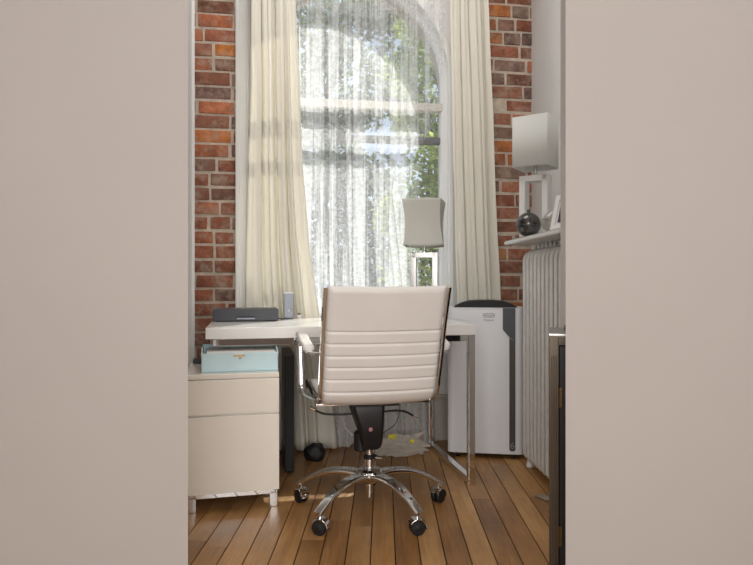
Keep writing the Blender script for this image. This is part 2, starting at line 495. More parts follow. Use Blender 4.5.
# the window: frame, rails, panes
win = bpy.data.objects.new('window_1', None); COL.objects.link(win); on_wall(win); struct(win)
def wpart(name, bm, m, **k): return obj(name, bm, m, win, **k)
bm = bmesh.new()
p3 = [(u, NF, z) for u, z in [(UC + RAD - .02, SILL + .01)] + arch(RAD - .02) + [(UC - RAD + .02, SILL + .01)]]
sweep(bm, p3, rrect(.045, .05, .006), up=Vector((0, 1, 0)))
wpart('window_frame', bm, M['trimw'])
ZT = WZ(105, UC, NF); ZM = WZ(138, UC, NF)
bm = bmesh.new(); box(bm, (UC, NF, ZT), (2 * RAD - .06, .06, .05), .006); wpart('transom_rail', bm, M['creamrail'])
bm = bmesh.new(); box(bm, (UC, NF + .02, ZM), (2 * RAD - .06, .05, .042), .006); wpart('meeting_rail', bm, M['darkrail'])
bm = bmesh.new(); box(bm, (UC, NF, SILL + .03), (2 * RAD - .06, .05, .05), .006); wpart('bottom_rail', bm, M['trimw'])
bm = bmesh.new(); prism(bm, arch(RAD - .03) + [(UC - RAD + .03, ZT), (UC + RAD - .03, ZT)], NF + .012, NF + .016, 'y'); wpart('pane', bm, M['glass'], smooth=None)
bm = bmesh.new(); box(bm, (UC, NF + .014, (ZT + ZM) / 2), (2 * RAD - .07, .004, ZT - ZM)); wpart('pane', bm, M['glass'], smooth=None)
bm = bmesh.new(); box(bm, (UC, NF + .014, (SILL + ZM) / 2), (2 * RAD - .07, .004, ZM - SILL)); wpart('pane', bm, M['glass'], smooth=None)

# ------------------------------------------------------------------ floor, ceiling, side walls
def make_floor():
    verts, faces, cols = [], [], []
    w = .088; x = -2.6
    while x < 2.4:
        y = -3.0 + R.uniform(-1.5, 0)
        while y < 4.15:
            l = R.uniform(1.1, 2.6); y1 = min(y + l, 4.2)
            g = .0013; b = .0012
            x0, x1, ya, yb = x + g, x + w - g, max(y, -3.0) + .0006, y1 - .0006
            if yb > ya:
                dz = R.uniform(-.0006, .0006); i = len(verts)
                verts += [(x0, ya, -.004), (x1, ya, -.004), (x1, yb, -.004), (x0, yb, -.004), (x0 + b, ya, dz), (x1 - b, ya, dz), (x1 - b, yb, dz), (x0 + b, yb, dz)]
                fs = [(4, 5, 6, 7), (0, 4, 7, 3), (1, 2, 6, 5), (0, 1, 5, 4), (3, 7, 6, 2)]
                c = (R.random(), R.random(), R.random(), 1)
                for f in fs: faces.append([i + k for k in f]); cols.append(c)
            y = y1
        x += w
    i = len(verts)
    verts += [(-2.6, -3, -.005), (2.4, -3, -.005), (2.4, 4.2, -.005), (-2.6, 4.2, -.005)]
    faces.append([i, i + 1, i + 2, i + 3]); cols.append((0, 0, 0, 1))
    me = bpy.data.meshes.new('floor'); me.from_pydata(verts, [], faces)
    ca = me.color_attributes.new('tint', 'FLOAT_COLOR', 'CORNER'); buf = []
    for f, c in zip(faces, cols): buf.extend(list(c) * len(f))
    ca.data.foreach_set('color', buf)
    me.materials.append(M['floor']); me.materials.append(M['subfloor'])
    me.polygons[len(faces) - 1].material_index = 1
    o = bpy.data.objects.new('floor', me); COL.objects.link(o)
    return o
fl = struct(make_floor()); fl.rotation_euler = (0, 0, -.012)

struct(obj('ceiling', bx(-2.6, 2.4, -3, 4.3, 3.35, 3.45), M['ceiling'], smooth=None))
# wall on the left of the alcove, its edge just showing beside the bricks
bm = bmesh.new()
dL0, dL1 = 3.2, 3.34; kl = (194 - CX) / F
prism(bm, [(-2.6, dL0), (kl * dL0 - .012, dL0), (kl * dL0, dL0 + .012), (kl * dL1 - .004, dL1), (-2.6, dL1)], 0, 3.35)
struct(obj('wall_left', bm, M['plaster'], smooth=None))
# wall on the right behind the radiator
def rx(d): return .985 + .06 * (3.98 - d)
bm = bmesh.new(); prism(bm, [(rx(4.1), 4.1), (rx(2.4), 2.4), (rx(2.4) + .15, 2.4), (rx(4.1) + .15, 4.1)], 0, 3.35)
struct(obj('wall_right', bm, M['plaster'], smooth=None))
kr = (560.5 - CX) / F
bm = bmesh.new(); prism(bm, [(kr * 2.46, 2.46), (kr * 2.58, 2.58), (1.4, 2.58), (1.4, 2.46)], 0, 3.35)
struct(obj('wall_right_return', bm, M['plaster'], smooth=None))
# near wall with the cased opening the photograph looks through
k0, k1 = (188 - CX) / F, (565.6 - CX) / F
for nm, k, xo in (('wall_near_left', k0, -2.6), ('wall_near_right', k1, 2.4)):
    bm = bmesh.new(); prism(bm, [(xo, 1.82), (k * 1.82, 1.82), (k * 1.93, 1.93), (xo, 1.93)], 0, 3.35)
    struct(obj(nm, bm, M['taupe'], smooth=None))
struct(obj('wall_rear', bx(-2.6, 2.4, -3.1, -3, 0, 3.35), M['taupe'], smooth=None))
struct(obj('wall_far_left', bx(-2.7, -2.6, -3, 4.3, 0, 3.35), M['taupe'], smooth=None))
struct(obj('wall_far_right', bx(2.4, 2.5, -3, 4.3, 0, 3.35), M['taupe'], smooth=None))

# ------------------------------------------------------------------ curtains
def cloth(name, m, edge, z0, z1, n0, nf, amp, cols, rows, seed, parent=None, puddle=0, thick=0, drift=0.0):
    """edge(z) -> (u_left, u_right); folds run down the cloth"""
    bm = bmesh.new(); rr = random.Random(seed)
    ph = [rr.uniform(0, 6.28) for _ in range(6)]
    grid = []
    for j in range(rows + 1):
        z = z1 + (z0 - z1) * j / rows
        ul, ur = edge(z); v = (z1 - z) / (z1 - z0); row = []
        for i in range(cols + 1):
            s = i / cols
            sw = s + .035 * math.sin(2 * PI * 2.3 * s + ph[0]) + .018 * math.sin(2 * PI * 5.1 * s + ph[1]) + drift * v * math.sin(2 * PI * 1.3 * s + ph[2])
            p = 2 * PI * nf * sw + ph[3]
            a = amp * (.75 + .35 * math.sin(2 * PI * 1.7 * s + ph[4] + 1.2 * v)) * (.8 + .35 * v)
            n = n0 + a * (math.sin(p) + .28 * math.sin(2.1 * p + ph[5] + v))
            u = ul + (ur - ul) * s + .35 * a * math.cos(p)
            q = noise.noise_vector(Vector((s * 6 + seed, z * 2.2, seed)))
            n += q.y * .006; u += q.x * .004; zz = z
            if puddle and z < puddle:
                k = (1 - z / puddle) * min(1, max(0, (s - .2) / .2))
                q2 = noise.noise_vector(Vector((s * 9 + seed, z * 9, 3.3)))
                q3 = noise.noise_vector(Vector((s * 22 + seed, z * 20, 7.3)))
                n -= k * (.075 + .075 * q2.x + .03 * q3.x) * min(1, 3 * k) 
                u += k * (.05 * q2.y + .02 * q3.y)
                zz = max(.004, z + k * (.045 * q2.z + .02 * q3.z))
            row.append(bm.verts.new((u, n, zz)))
        grid.append(row)
    for j in range(rows):
        for i in range(cols):
            bm.faces.new((grid[j][i], grid[j][i + 1], grid[j + 1][i + 1], grid[j + 1][i]))
    o = obj(name, bm, m, parent, smooth=180)
    if thick:
        md = o.modifiers.new('solid', 'SOLIDIFY'); md.thickness = thick
    return o
def lerp_pts(pts):
    def f(z):
        if z >= pts[0][0]: return pts[0][1:]
        for a, b in zip(pts, pts[1:]):
            if z >= b[0]:
                t = (a[0] - z) / (a[0] - b[0]); return tuple(a[i] + (b[i] - a[i]) * t for i in (1, 2))
        return pts[-1][1:]
    return f
def edges(n, rows):
    out = []
    for py, l, r in rows:
        u = WU((l + r) / 2, n); out.append((WZ(py, u, n), WU(l, n), WU(r, n)))
    return lerp_pts(out)
nd = -.165
eL = edges(nd, [(-60, 250, 290), (0, 251, 296), (80, 252, 299), (160, 250, 302), (240, 248, 308), (310, 247, 318), (400, 252, 332), (455, 254, 336)])
o = on_wall(cloth('drape', M['drape'], eL, .012, 3.0, nd, 6, .030, 150, 60, 4, thick=.0015, drift=.05))
tag(o, 'cream drape hanging at the left side of the window, behind the printer', 'curtain', None)
eR = edges(nd, [(-60, 450, 486), (0, 449, 488), (80, 450, 491), (160, 452, 494), (240, 454, 497), (300, 456, 500), (455, 458, 506)])
o = on_wall(cloth('drape', M['drape'], eR, .012, 3.0, nd, 5, .026, 130, 60, 9, thick=.0015, drift=.04))
tag(o, 'cream drape hanging at the right side of the window, behind the portable air conditioner', 'curtain', None)
ns = -.075
eS = edges(ns, [(-60, 290, 448), (60, 290, 444), (118, 292, 436), (150, 292, 417), (190, 292, 409), (280, 290, 420), (440, 300, 432)])
o = on_wall(cloth('lace_sheer', M['lace'], eS, .006, 3.0, ns, 9, .016, 220, 130, 21, puddle=.34, drift=.05))
tag(o, 'white lace sheer curtain gathered over the middle of the window, pooling on the floor', 'sheer curtain')
nv = -.035
eV = edges(nv, [(-60, 286, 462), (300, 286, 462), (455, 290, 462)])
o = on_wall(cloth('voile_sheer', M['voile'], eV, .02, 3.0, nv, 8, .006, 160, 40, 33))
tag(o, 'thin transparent voile across the whole window, behind the lace one', 'sheer curtain')
rod = thing('curtain_rod', 'white curtain rod above the arched window', 'curtain rod', wall_loc, TH)
bm = bmesh.new(); tube(bm, [(-1.0, -.11, 3.04), (.75, -.11, 3.04)], .014); obj('rod', bm, M['trimw'], rod)
for u in (-.98, .73):
    bm = bmesh.new(); box(bm, (u, -.06, 3.03), (.02, .12, .03), .004); obj('bracket', bm, M['trimw'], rod)

# ------------------------------------------------------------------ desk
DR = math.radians(11.5); DL, DD, DZ = 1.25, .70, .77
ax, ay = Vector((math.cos(DR), math.sin(DR), 0)), Vector((-math.sin(DR), math.cos(DR), 0))
DC = Vector((.474, 3.01, 0)) - ax * DL / 2 + ay * DD / 2
def on_desk(x, y, z=DZ): return DC + ax * x + ay * y + Vector((0, 0, z))
desk = thing('desk', 'white lacquered desk with chrome frame legs below the window', 'desk', DC, DR)
obj('desktop', bx(-DL / 2, DL / 2, -DD / 2, DD / 2, DZ - .05, DZ, .003), M['lacquer'], desk)
for y in (-DD / 2 + .02, DD / 2 - .02):
    bm = bmesh.new(); box(bm, (0, y, DZ - .066), (DL - .06, .03, .03), .002); obj('rail', bm, M['chrome'], desk, smooth=None)
for x, ya, yb in ((DL / 2 - .0175, -DD / 2 + .0175, DD / 2 - .0175), (-.42, .09, DD / 2 - .0175)):
    bm = bmesh.new()
    for y in (ya, yb): box(bm, (x, y, (DZ - .05) / 2), (.033, .033, DZ - .05), .002)
    ym, yl = (ya + yb) / 2, yb - ya - .035
    box(bm, (x, ym, .018), (.033, yl, .033), .002); box(bm, (x, ym, DZ - .067), (.033, yl, .033), .002)
    obj('leg_frame', bm, M['chrome'], desk, smooth=None)

# printer-like case at the desk's left end
pr = thing('printer', 'flat charcoal portable printer on the left end of the desk', 'printer', on_desk(-.452, .19), DR)
obj('body', bx(-.165, .165, -.105, .105, .004, .061, .0025), M['printer'], pr)
bm = bx(-.15, .15, -.09, .09, 0, .006, .001); obj('foot_pad', bm, M['blackm'], pr)
obj('lid', bx(-.160, .160, -.1, .1, .0605, .064, .001), M['charcoal'], pr)
bm = bx(-.045, .045, -.111, -.103, .012, .018, .001); obj('handle', bm, M['silver'], pr)['label'] = 'silver strip handle'
bm = bmesh.new(); box(bm, (0, -.1055, .026), (.09, .002, .004)); obj('slot', bm, M['blackm'], pr)
sp = thing('speaker', 'slim upright silver speaker standing behind the printer on the desk', 'speaker', on_desk(-.222, .30), DR)
obj('body', bx(-.026, .026, -.02, .02, .004, .146, .004), M['silver'], sp)
obj('foot', bx(-.024, .024, -.022, .022, 0, .006, .001), M['charcoal'], sp)
bm = bmesh.new(); box(bm, (0, -.0195, .143), (.054, .006, .008), .002); obj('cap', bm, M['trimw'], sp)
bm = bmesh.new(); lathe(bm, [(.006, 0), (.006, .003), (.004, .004)], 16, mtx=Matrix.Rotation(PI / 2, 3, 'X'), c=(0, -.02, .045)); obj('button', bm, M['trimw'], sp)
jar = thing('small_jar', 'tiny pale jar with dark cap on the desk, right of the silver speaker', 'jar', on_desk(-.165, .295), DR)
bm = bmesh.new(); lathe(bm, [(.012, 0), (.014, .004), (.014, .018), (.008, .022)], 16); obj('body', bm, M['paper'], jar)
bm = bmesh.new(); lathe(bm, [(.008, .0215), (.008, .029), (.006, .03)], 16); obj('cap', bm, M['charcoal'], jar)
bm = bmesh.new()
tube(bm, spline([tuple(on_desk(-.285, .2, DZ + .008)), tuple(on_desk(-.262, .2, DZ + .004)), tuple(on_desk(-.245, .235, DZ + .004)), tuple(on_desk(-.23, .268, DZ + .004))]), .003, 6)
tag(obj('cable', bm, M['black']), 'short black cable on the desk between printer and silver speaker', 'cable')

# table lamps ------------------------------------------------
def lamp(name, label, loc, rz, fw, fd, fh, zs0, zs1, shade_bm, shm, frame_m):
    t = thing(name, label, 'lamp', loc, rz, )
    bm = bmesh.new()
    b = fw * .2
    box(bm, (-fw / 2 + b / 2, 0, fh / 2), (b, fd, fh), .002); box(bm, (fw / 2 - b / 2, 0, fh / 2), (b, fd, fh), .002)
    box(bm, (0, 0, fh - b / 2), (fw - .002, fd, b), .002); box(bm, (0, 0, b / 2), (fw - .002, fd, b), .002)
    obj('base_frame', bm, frame_m, t)
    bm = bmesh.new(); lathe(bm, [(.014, fh - .001), (.014, fh + .008), (.009, fh + .012), (.009, zs0 + .06), (.016, zs0 + .062), (.016, zs0 + .10)], 16); obj('neck', bm, M['brushed'], t)
    bm = bmesh.new()
    sz = zs1 - .015
    lathe(bm, [(.006, zs0 + .1), (.03, zs0 + .14), (.03, min(sz, zs0 + .17)), (.006, min(sz + .01, zs0 + .2))], 16); obj('bulb', bm, M['paper'], t)
    s = obj('lamp_shade', shade_bm, shm, t, smooth=30)
    md = s.modifiers.new('solid', 'SOLIDIFY'); md.thickness = .003
    bm = bmesh.new()
    for a in range(2):
        r = Matrix.Rotation(a * PI / 2 + PI / 4, 3, 'Z')
        box(bm, (0, 0, zs0 + .085), (.19, .004, .004), 0, rot=r)
    obj('shade_fitter', bm, M['brushed'], t)
    return t
# pinched silk shade: square at top, waisted, pleated
def silk_shade(w, z0, z1):
    bm = bmesh.new(); n = 26; per = 4 * n; rows = 18; grid = []
    for j in range(rows + 1):
        v = j / rows; z = z0 + (z1 - z0) * v; row = []
        k = 1 - .10 * math.sin(PI * v) + .02 * (1 - v)
        tw = math.radians(-6) * (v - .5)
        for i in range(per):
            side, f = divmod(i, n); f = f / n * 2 - 1
            h = w / 2 * k
            bow = -.012 * (1 - f * f) * (1 - abs(2 * v - 1) * .6)
            pl = .0004 * (1 if i % 2 else -1)
            x, y = f * h, -(h + bow + pl)
            a = side * PI / 2 + tw
            row.append(bm.verts.new((x * math.cos(a) - y * math.sin(a), x * math.sin(a) + y * math.cos(a), z - .006 * (1 - f * f) * (1 if v < .5 else -1) * abs(2 * v - 1))))
        grid.append(row)
    for A, B in zip(grid, grid[1:]):
        for i in range(per): bm.faces.new((A[i], A[(i + 1) % per], B[(i + 1) % per], B[i]))
    return bm
def box_shade(w, z0, z1):
    bm = bmesh.new(); prof = rrect(w, w, .006, 3)
    A = [bm.verts.new((a, b, z0)) for a, b in prof]; B = [bm.verts.new((a, b, z1)) for a, b in prof]
    m = len(prof)
    for i in range(m): bm.faces.new((A[i], A[(i + 1) % m], B[(i + 1) % m], B[i]))
    return bm
dl = on_desk(.520, .175)
fd = dl.y
zz0, zz1 = px_z(246, fd) - DZ, px_z(201, fd) - DZ
fh = px_z(252.5, fd) - DZ
lamp('table_lamp', 'chrome open-frame table lamp with waisted grey silk shade on the desk', dl, DR - math.radians(22), .15, .06, fh, zz0, zz1, silk_shade(.212, zz0, zz1), M['shadeg'], M['brushed'])

# ------------------------------------------------------------------ filing cabinet
CR = math.atan(.25); cw, cd = .385, .44
cfr = Vector((-.42, 2.715, 0)); cax, cay = Vector((math.cos(CR), math.sin(CR), 0)), Vector((-math.sin(CR), math.cos(CR), 0))
CC = cfr - cax * cw / 2 + cay * cd / 2
cab = thing('file_cabinet', 'white two-drawer file cabinet on chrome legs at the left end of the desk', 'cabinet', CC, CR)
obj('body', bx(-cw / 2, cw / 2, -cd / 2 + .018, cd / 2, .08, .562, .002), M['cabwhite'], cab)
obj('top', bx(-cw / 2, cw / 2, -cd / 2, cd / 2, .5635, .583, .002), M['cabwhite'], cab)
bm = bx(-cw / 2, cw / 2, -cd / 2, -cd / 2 + .017, .412, .559, .002); obj('drawer', bm, M['cabwhite'], cab)
bm = bx(-cw / 2, cw / 2, -cd / 2, -cd / 2 + .017, .078, .404, .002); obj('drawer', bm, M['cabwhite'], cab)
for y in (-cd / 2 + .03, cd / 2 - .03):
    bm = bmesh.new(); box(bm, (0, y, .067), (cw - .02, .03, .022), .002); obj('base_rail', bm, M['chrome'], cab, smooth=None)
for sx in (-1, 1):
    for sy in (-1, 1):
        bm = bmesh.new(); box(bm, (sx * (cw / 2 - .022), sy * (cd / 2 - .03), .034), (.034, .03, .068), .003); obj('leg', bm, M['chrome'], cab)
def on_cab(x, y, z=.583): return CC + cax * x + cay * y + Vector((0, 0, z))

# aqua file box with papers
fb = thing('file_box', 'open aqua file box of papers on the white file cabinet', 'box', on_cab(.030, -.045), CR)
w, d, h, t = .325, .25, .085, .004
bm = bmesh.new()
box(bm, (0, 0, t / 2), (w, d, t)); box(bm, (0, -d / 2 + t / 2, h / 2 - .002), (w, t, h - .004), .001)
box(bm, (0, d / 2 - t / 2, .05), (w, t, .1), .001)
for s in (-1, 1):
    a = s * (w / 2 - t / 2)
    prism(bm, [(-d / 2, 0), (d / 2, 0), (d / 2, .1), (-d / 2 + .06, .1), (-d / 2, .086)], a - t / 2, a + t / 2, 'x')
obj('tray', bm, M['teal'], fb, smooth=None)
bm = bmesh.new(); box(bm, (0, -d / 2 - .001, .008), (w + .002, .004, .004), .001); box(bm, (0, -d / 2 - .001, h - .006), (w + .002, .003, .008), .001)
obj('edge_band', bm, M['teal'], fb)
bm = bmesh.new(); box(bm, (-.005, -d / 2 - .002, h - .014), (.05, .003, .007), .001); box(bm, (-.001, -d / 2 - .002, h - .024), (.012, .003, .010), .002)
obj('clasp', bm, M['brass'], fb)['label'] = 'brass clasp'
pp = thing('paper_stack', 'white papers lying inside the aqua file box', 'papers', on_cab(.032, -.04, .5875), CR)
for k in range(5):
    bm = bmesh.new(); box(bm, (R.uniform(-.006, .006), R.uniform(-.004, .004), .016 * k + .008), (.296, .215, .0155), .002, rot=Matrix.Rotation(R.uniform(-.02, .02), 3, 'Z'))
    obj('sheaf', bm, M['paper'], pp)
bm = bmesh.new(); box(bm, (0, 0, .011), (.11, .06, .022), .006); box(bm, (.012, .004, .026), (.05, .035, .010), .004)
tb = obj('black_case', bm, M['black']); tb.location = on_cab(-.125, .185); tb.rotation_euler = (0, 0, CR)
tag(tb, 'small flat black case on the back left corner of the file cabinet', 'case')

# tall slim black case on the floor
tw = thing('computer_tower', 'tall slim black case standing on the floor, right of the file cabinet', 'computer', (-.468, 3.33, 0), DR)
obj('body', bx(-.026, .022, -.15, .15, .012, .612, .005), M['black'], tw)
obj('front_panel', bx(-.024, .020, -.157, -.149, .03, .6, .003), M['blackm'], tw)
for y in (-.1, .1):
    bm = bx(-.022, .018, y - .02, y + .02, 0, .013, .002); obj('foot', bm, M['rubber'], tw)
# dark bag slumped on the floor by the drape
bm = bmesh.new(); bmesh.ops.create_icosphere(bm, subdivisions=4, radius=1)
for v in bm.verts:
    q = noise.noise(v.co * 1.7) * .22
    v.co = Vector((v.co.x * .06 * (1 + q), v.co.y * .05 * (1 + q), max(-.038, v.co.z * .055 * (1 + q)) + .038))
o = obj('black_bag', bm, M['blackm'], smooth=180); o.location = (-.335, 3.44, 0)
tag(o, 'small black bag slumped on the floor at the foot of the left drape', 'bag')

# crumpled white bag under the desk
bg = thing('plastic_bag', 'crumpled white plastic bag with yellow print on the floor under the desk', 'bag', (.135, 3.545, 0), .1)
bm = bmesh.new(); bmesh.ops.create_icosphere(bm, subdivisions=5, radius=1)
for v in bm.verts:
    q = noise.noise(v.co * 2.1) * .3 + abs(noise.noise(v.co * 3.3)) * .7 - abs(noise.noise(v.co * 6)) * .4 - .1
    v.co = Vector((v.co.x * .14 * (1 + q), v.co.y * .055 * (1 + q), max(-.048, v.co.z * .06 * (1 + q)) + .048))
obj('bag_body', bm, M['poly'], bg, smooth=60)
bm = bmesh.new(); bmesh.ops.create_icosphere(bm, subdivisions=3, radius=1)
for v in bm.verts: v.co = Vector((v.co.x * .022, v.co.y * .012, v.co.z * .014)) * (1 + .4 * noise.noise(v.co * 3))
for v in bm.verts: v.co += Vector((-.05, -.03, .11))
obj('yellow_print', bm, M['yellow'], bg)
bm = bmesh.new(); bmesh.ops.create_icosphere(bm, subdivisions=3, radius=1)
for v in bm.verts: v.co = Vector((v.co.x * .012, v.co.y * .01, v.co.z * .012)) * (1 + .4 * noise.noise(v.co * 3))
for v in bm.verts: v.co += Vector((.06, -.042, .085))
obj('yellow_print', bm, M['yellow'], bg)
def wire(pts, r, m, label, name='cable'):
    bm = bmesh.new(); tube(bm, spline(pts, 8), r, 6); tag(obj(name, bm, m), label, 'cable')
wire([(-.19, 3.56, .62), (-.2, 3.5, .3), (-.17, 3.46, .17), (-.08, 3.44, .10), (-.02, 3.44, .02), (.03, 3.45, .006)], .0028, M['paper'], 'white cable hanging under the desk, left of the chair column')
wire([(.10, 3.52, .69), (.105, 3.5, .5), (.13, 3.49, .32), (.11, 3.47, .2), (.02, 3.43, .13), (-.02, 3.4, .02)], .0022, M['black'], 'thin black cable looping under the desk, right of the chair column')

# ------------------------------------------------------------------ office chair
HR = math.radians(12.5)
ch = thing('office_chair', 'white ribbed leather office chair with chrome frame, pulled up to the desk', 'office chair', (-.03, 2.68, 0), HR)
# side profile of the sling: seat front -> seat rear -> up the back
prof = spline([(.27, .47), (.26, .505), (.20, .518), (.05, .510), (-.08, .502), (-.150, .506), (-.192, .535), (-.217, .60), (-.245, .68), (-.28, .79), (-.318, .89), (-.345, .957)], 14)
prof = [Vector((p[0], p[1])) for p in [(v.x, v.y) for v in [Vector((a.x, a.y, 0)) for a in [Vector((q.x, q.y, 0)) for q in prof]]]]
# arclength
S = [0]
for a, b in zip(prof, prof[1:]): S.append(S[-1] + (b - a).length)
def at_s(s):
    s = max(0, min(S[-1], s))
    for i in range(len(S) - 1):
        if S[i + 1] >= s:
            t = (s - S[i]) / max(1e-9, S[i + 1] - S[i]); return prof[i].lerp(prof[i + 1], t), (prof[min(i + 2, len(prof) - 1)] - prof[max(i - 1, 0)]).normalized()
    return prof[-1], (prof[-1] - prof[-2]).normalized()
def s_at_z(z):
    for i in range(len(prof) - 1, 0, -1):
        if prof[i - 1].y <= z: return S[i]
    return 0
seams_z = [.786, .738, .690, .643, .595, .548]
seams = [s_at_z(z) for z in seams_z]
seat_seams = [.12, .17, .22, .27, .32, .37, .42]
def sling(s0, s1, seam_list, W2, thick, n_s, n_t=28):
    bm = bmesh.new(); F_, B_ = [], []
    for i in range(n_s + 1):
        s = s0 + (s1 - s0) * i / n_s
        p, t = at_s(s); nrm = Vector((t.y, -t.x))     # towards the sitter (up / forward)
        nrm = Vector((t.y, -t.x)) if (t.y * 0 + 1) else nrm
        e = min(1, max(0, min(s - s0, s1 - s) / .022)); e = math.sqrt(max(0, 1 - (1 - e) ** 2))
        dip = 0
        for q in seam_list: dip = max(dip, math.exp(-((s - q) / .0045) ** 2))
        fr, br = [], []
        for j in range(n_t + 1):
            f = j / n_t * 2 - 1
            f = math.copysign(abs(f) ** .8, f)
            ex = min(1, (1 - abs(f)) / .06); ex = math.sqrt(max(0, 1 - (1 - ex) ** 2))
            th = thick * (.18 + .82 * e * ex) * (1 - .32 * dip) + .002 * (noise.noise(Vector((s * 9, f * 2.5, 1))))
            sag = -.010 * (1 - f * f)
            a = p + nrm * (sag + th / 2); b = p + nrm * (sag - th / 2)
            wv = W2 * (1 - .004 * dip)
            fr.append(bm.verts.new((f * wv, a.x, a.y))); br.append(bm.verts.new((f * wv, b.x, b.y)))
        F_.append(fr); B_.append(br)
    for i in range(n_s):
        for j in range(n_t):
            bm.faces.new((F_[i][j], F_[i][j + 1], F_[i + 1][j + 1], F_[i + 1][j])); bm.faces.new((B_[i][j], B_[i + 1][j], B_[i + 1][j + 1], B_[i][j + 1]))
        bm.faces.new((F_[i][0], F_[i + 1][0], B_[i + 1][0], B_[i][0])); bm.faces.new((F_[i][-1], B_[i][-1], B_[i + 1][-1], F_[i + 1][-1]))
    for j in range(n_t):
        bm.faces.new((F_[0][j], B_[0][j], B_[0][j + 1], F_[0][j + 1])); bm.faces.new((F_[-1][j], F_[-1][j + 1], B_[-1][j + 1], B_[-1][j]))
    return bm
s_split = s_at_z(.474) if False else S[14 * 5]
HW = .228
obj('seat', sling(0, s_split - .001, seat_seams, HW, .036, 110), M['leather'], ch, smooth=180)
obj('backrest', sling(s_split, S[-1], seams, HW, .036, 220), M['leather'], ch, smooth=180)
for s in (-1, 1):
    bm = bmesh.new()
    n = 60
    pts = []
    for i in range(n + 1):
        p, t = at_s(.03 + (S[-1] + .004 - .03) * i / n); pts.append((s * (HW + .009), p.x, p.y))
    sweep(bm, pts, rrect(.034, .013, .003), up=Vector((1, 0, 0)))
    obj('side_frame', bm, M['chrome'], ch)
    # arm loop
    X0 = s * (HW + .009); X1 = s * (HW + .055)
    bm = bmesh.new()
    arm = spline([(X0, -.262, .70), (s * (HW + .045), -.21, .700), (X1, -.10, .715), (X1, .06, .735), (X1, .105, .728), (X1, .115, .69), (X1, .10, .60), (X1, .09, .53), (X1, .07, .512), (s * (HW + .045), .0, .505), (X0, -.11, .50)], 8)
    sweep(bm, arm, circ(.0065, 12, .015), up=Vector((s, 0.2, 0)))
    a = obj('armrest', bm, M['chrome'], ch)
    bm = bmesh.new()
    pad = spline([(s * (HW + .05), -.185, .712), (X1, -.10, .728), (X1, -.02, .738), (X1, .06, .750), (X1, .095, .746)], 6)
    m_ = len(pad); sc = [(.55 if i in (0, m_ - 1) else 1, .6 if i in (0, m_ - 1) else 1) for i in range(m_)]
    sweep(bm, pad, rrect(.044, .024, .009), scales=sc)
    obj('arm_pad', bm, M['leather'], a)['label'] = 'white leather pad'
# cross struts beneath the seat
bm = bmesh.new()
for y in (-.07, .09): box(bm, (0, y, .472), (2 * HW + .02, .03, .012), .003)
obj('seat_frame', bm, M['chrome'], ch)
# mechanism housing
bm = bmesh.new()
secs = [(.468, .125, .15, -.04, -.024), (.44, .118, .15, -.045, -.022), (.385, .098, .14, -.05, -.014), (.335, .082, .12, -.05, -.006), (.305, .076, .10, -.045, -.003), (.285, .070, .085, -.04, -.003), (.275, .056, .07, -.035, -.003)]
rings = []
for z, w_, d_, yc, xc in secs:
    rings.append([bm.verts.new((a + xc, b + yc, z)) for a, b in rrect(w_ * 1.08, d_, .016, 3)])
for A, B in zip(rings, rings[1:]):
    for i in range(len(A)): bm.faces.new((A[i], A[(i + 1) % len(A)], B[(i + 1) % len(B)], B[i]))
bm.faces.new(rings[0]); bm.faces.new(rings[-1][::-1])
mech = obj('tilt_mechanism', bm, M['black'], ch)
bm = bmesh.new(); lathe(bm, [(.027, .255), (.03, .262), (.03, .33), (.02, .34)], 24, c=(-.036, .01, 0)); obj('tension_knob', bm, M['black'], mech)
bm = bmesh.new(); box(bm, (0, -.02, .468), (.2, .2, .008), .002); obj('mounting_plate', bm, M['blackm'], mech)
bm = bmesh.new(); lathe(bm, [(.0085, 0), (.0085, .003), (.006, .004)], 20, mtx=Matrix.Rotation(PI / 2 + .12, 3, 'X'), c=(-.020, -.119, .372)); obj('badge', bm, M['badge'], mech)['label'] = 'small round rose badge'
for s, pts in ((-1, [(-.055, -.05, .428), (-.12, -.05, .424), (-.19, -.05, .428), (-.222, -.05, .438), (-.243, -.05, .45)]), (1, [(.055, -.05, .428), (.1, -.05, .43), (.135, -.05, .426), (.16, -.05, .416), (.18, -.05, .403)])):
    bm = bmesh.new(); tube(bm, spline(pts, 6), .0045, 8); lv = obj('lever', bm, M['black'], ch)
    q = Vector(pts[-1]); dr = (q - Vector(pts[-2])).normalized()
    bm = bmesh.new(); tube(bm, [q - dr * .004, q + dr * .003, q + dr * .015, q + dr * .018], .008, 10); obj('lever_tip', bm, M['chrome'], lv)
bm = bmesh.new(); lathe(bm, [(.014, .18), (.014, .29)], 24); lathe(bm, [(.023, .16), (.023, .215), (.022, .222)], 24); obj('gas_column', bm, M['chrome'], ch)
bm = bmesh.new(); lathe(bm, [(.024, .221), (.025, .224), (.025, .234), (.017, .238)], 24); obj('column_collar', bm, M['blackm'], ch)
bm = bmesh.new(); lathe(bm, [(.015, .055), (.017, .06), (.017, .115), (.03, .12), (.050, .134), (.056, .152), (.055, .172), (.046, .178), (.028, .182), (.024, .188)], 32); obj('base_hub', bm, M['chrome'], ch)
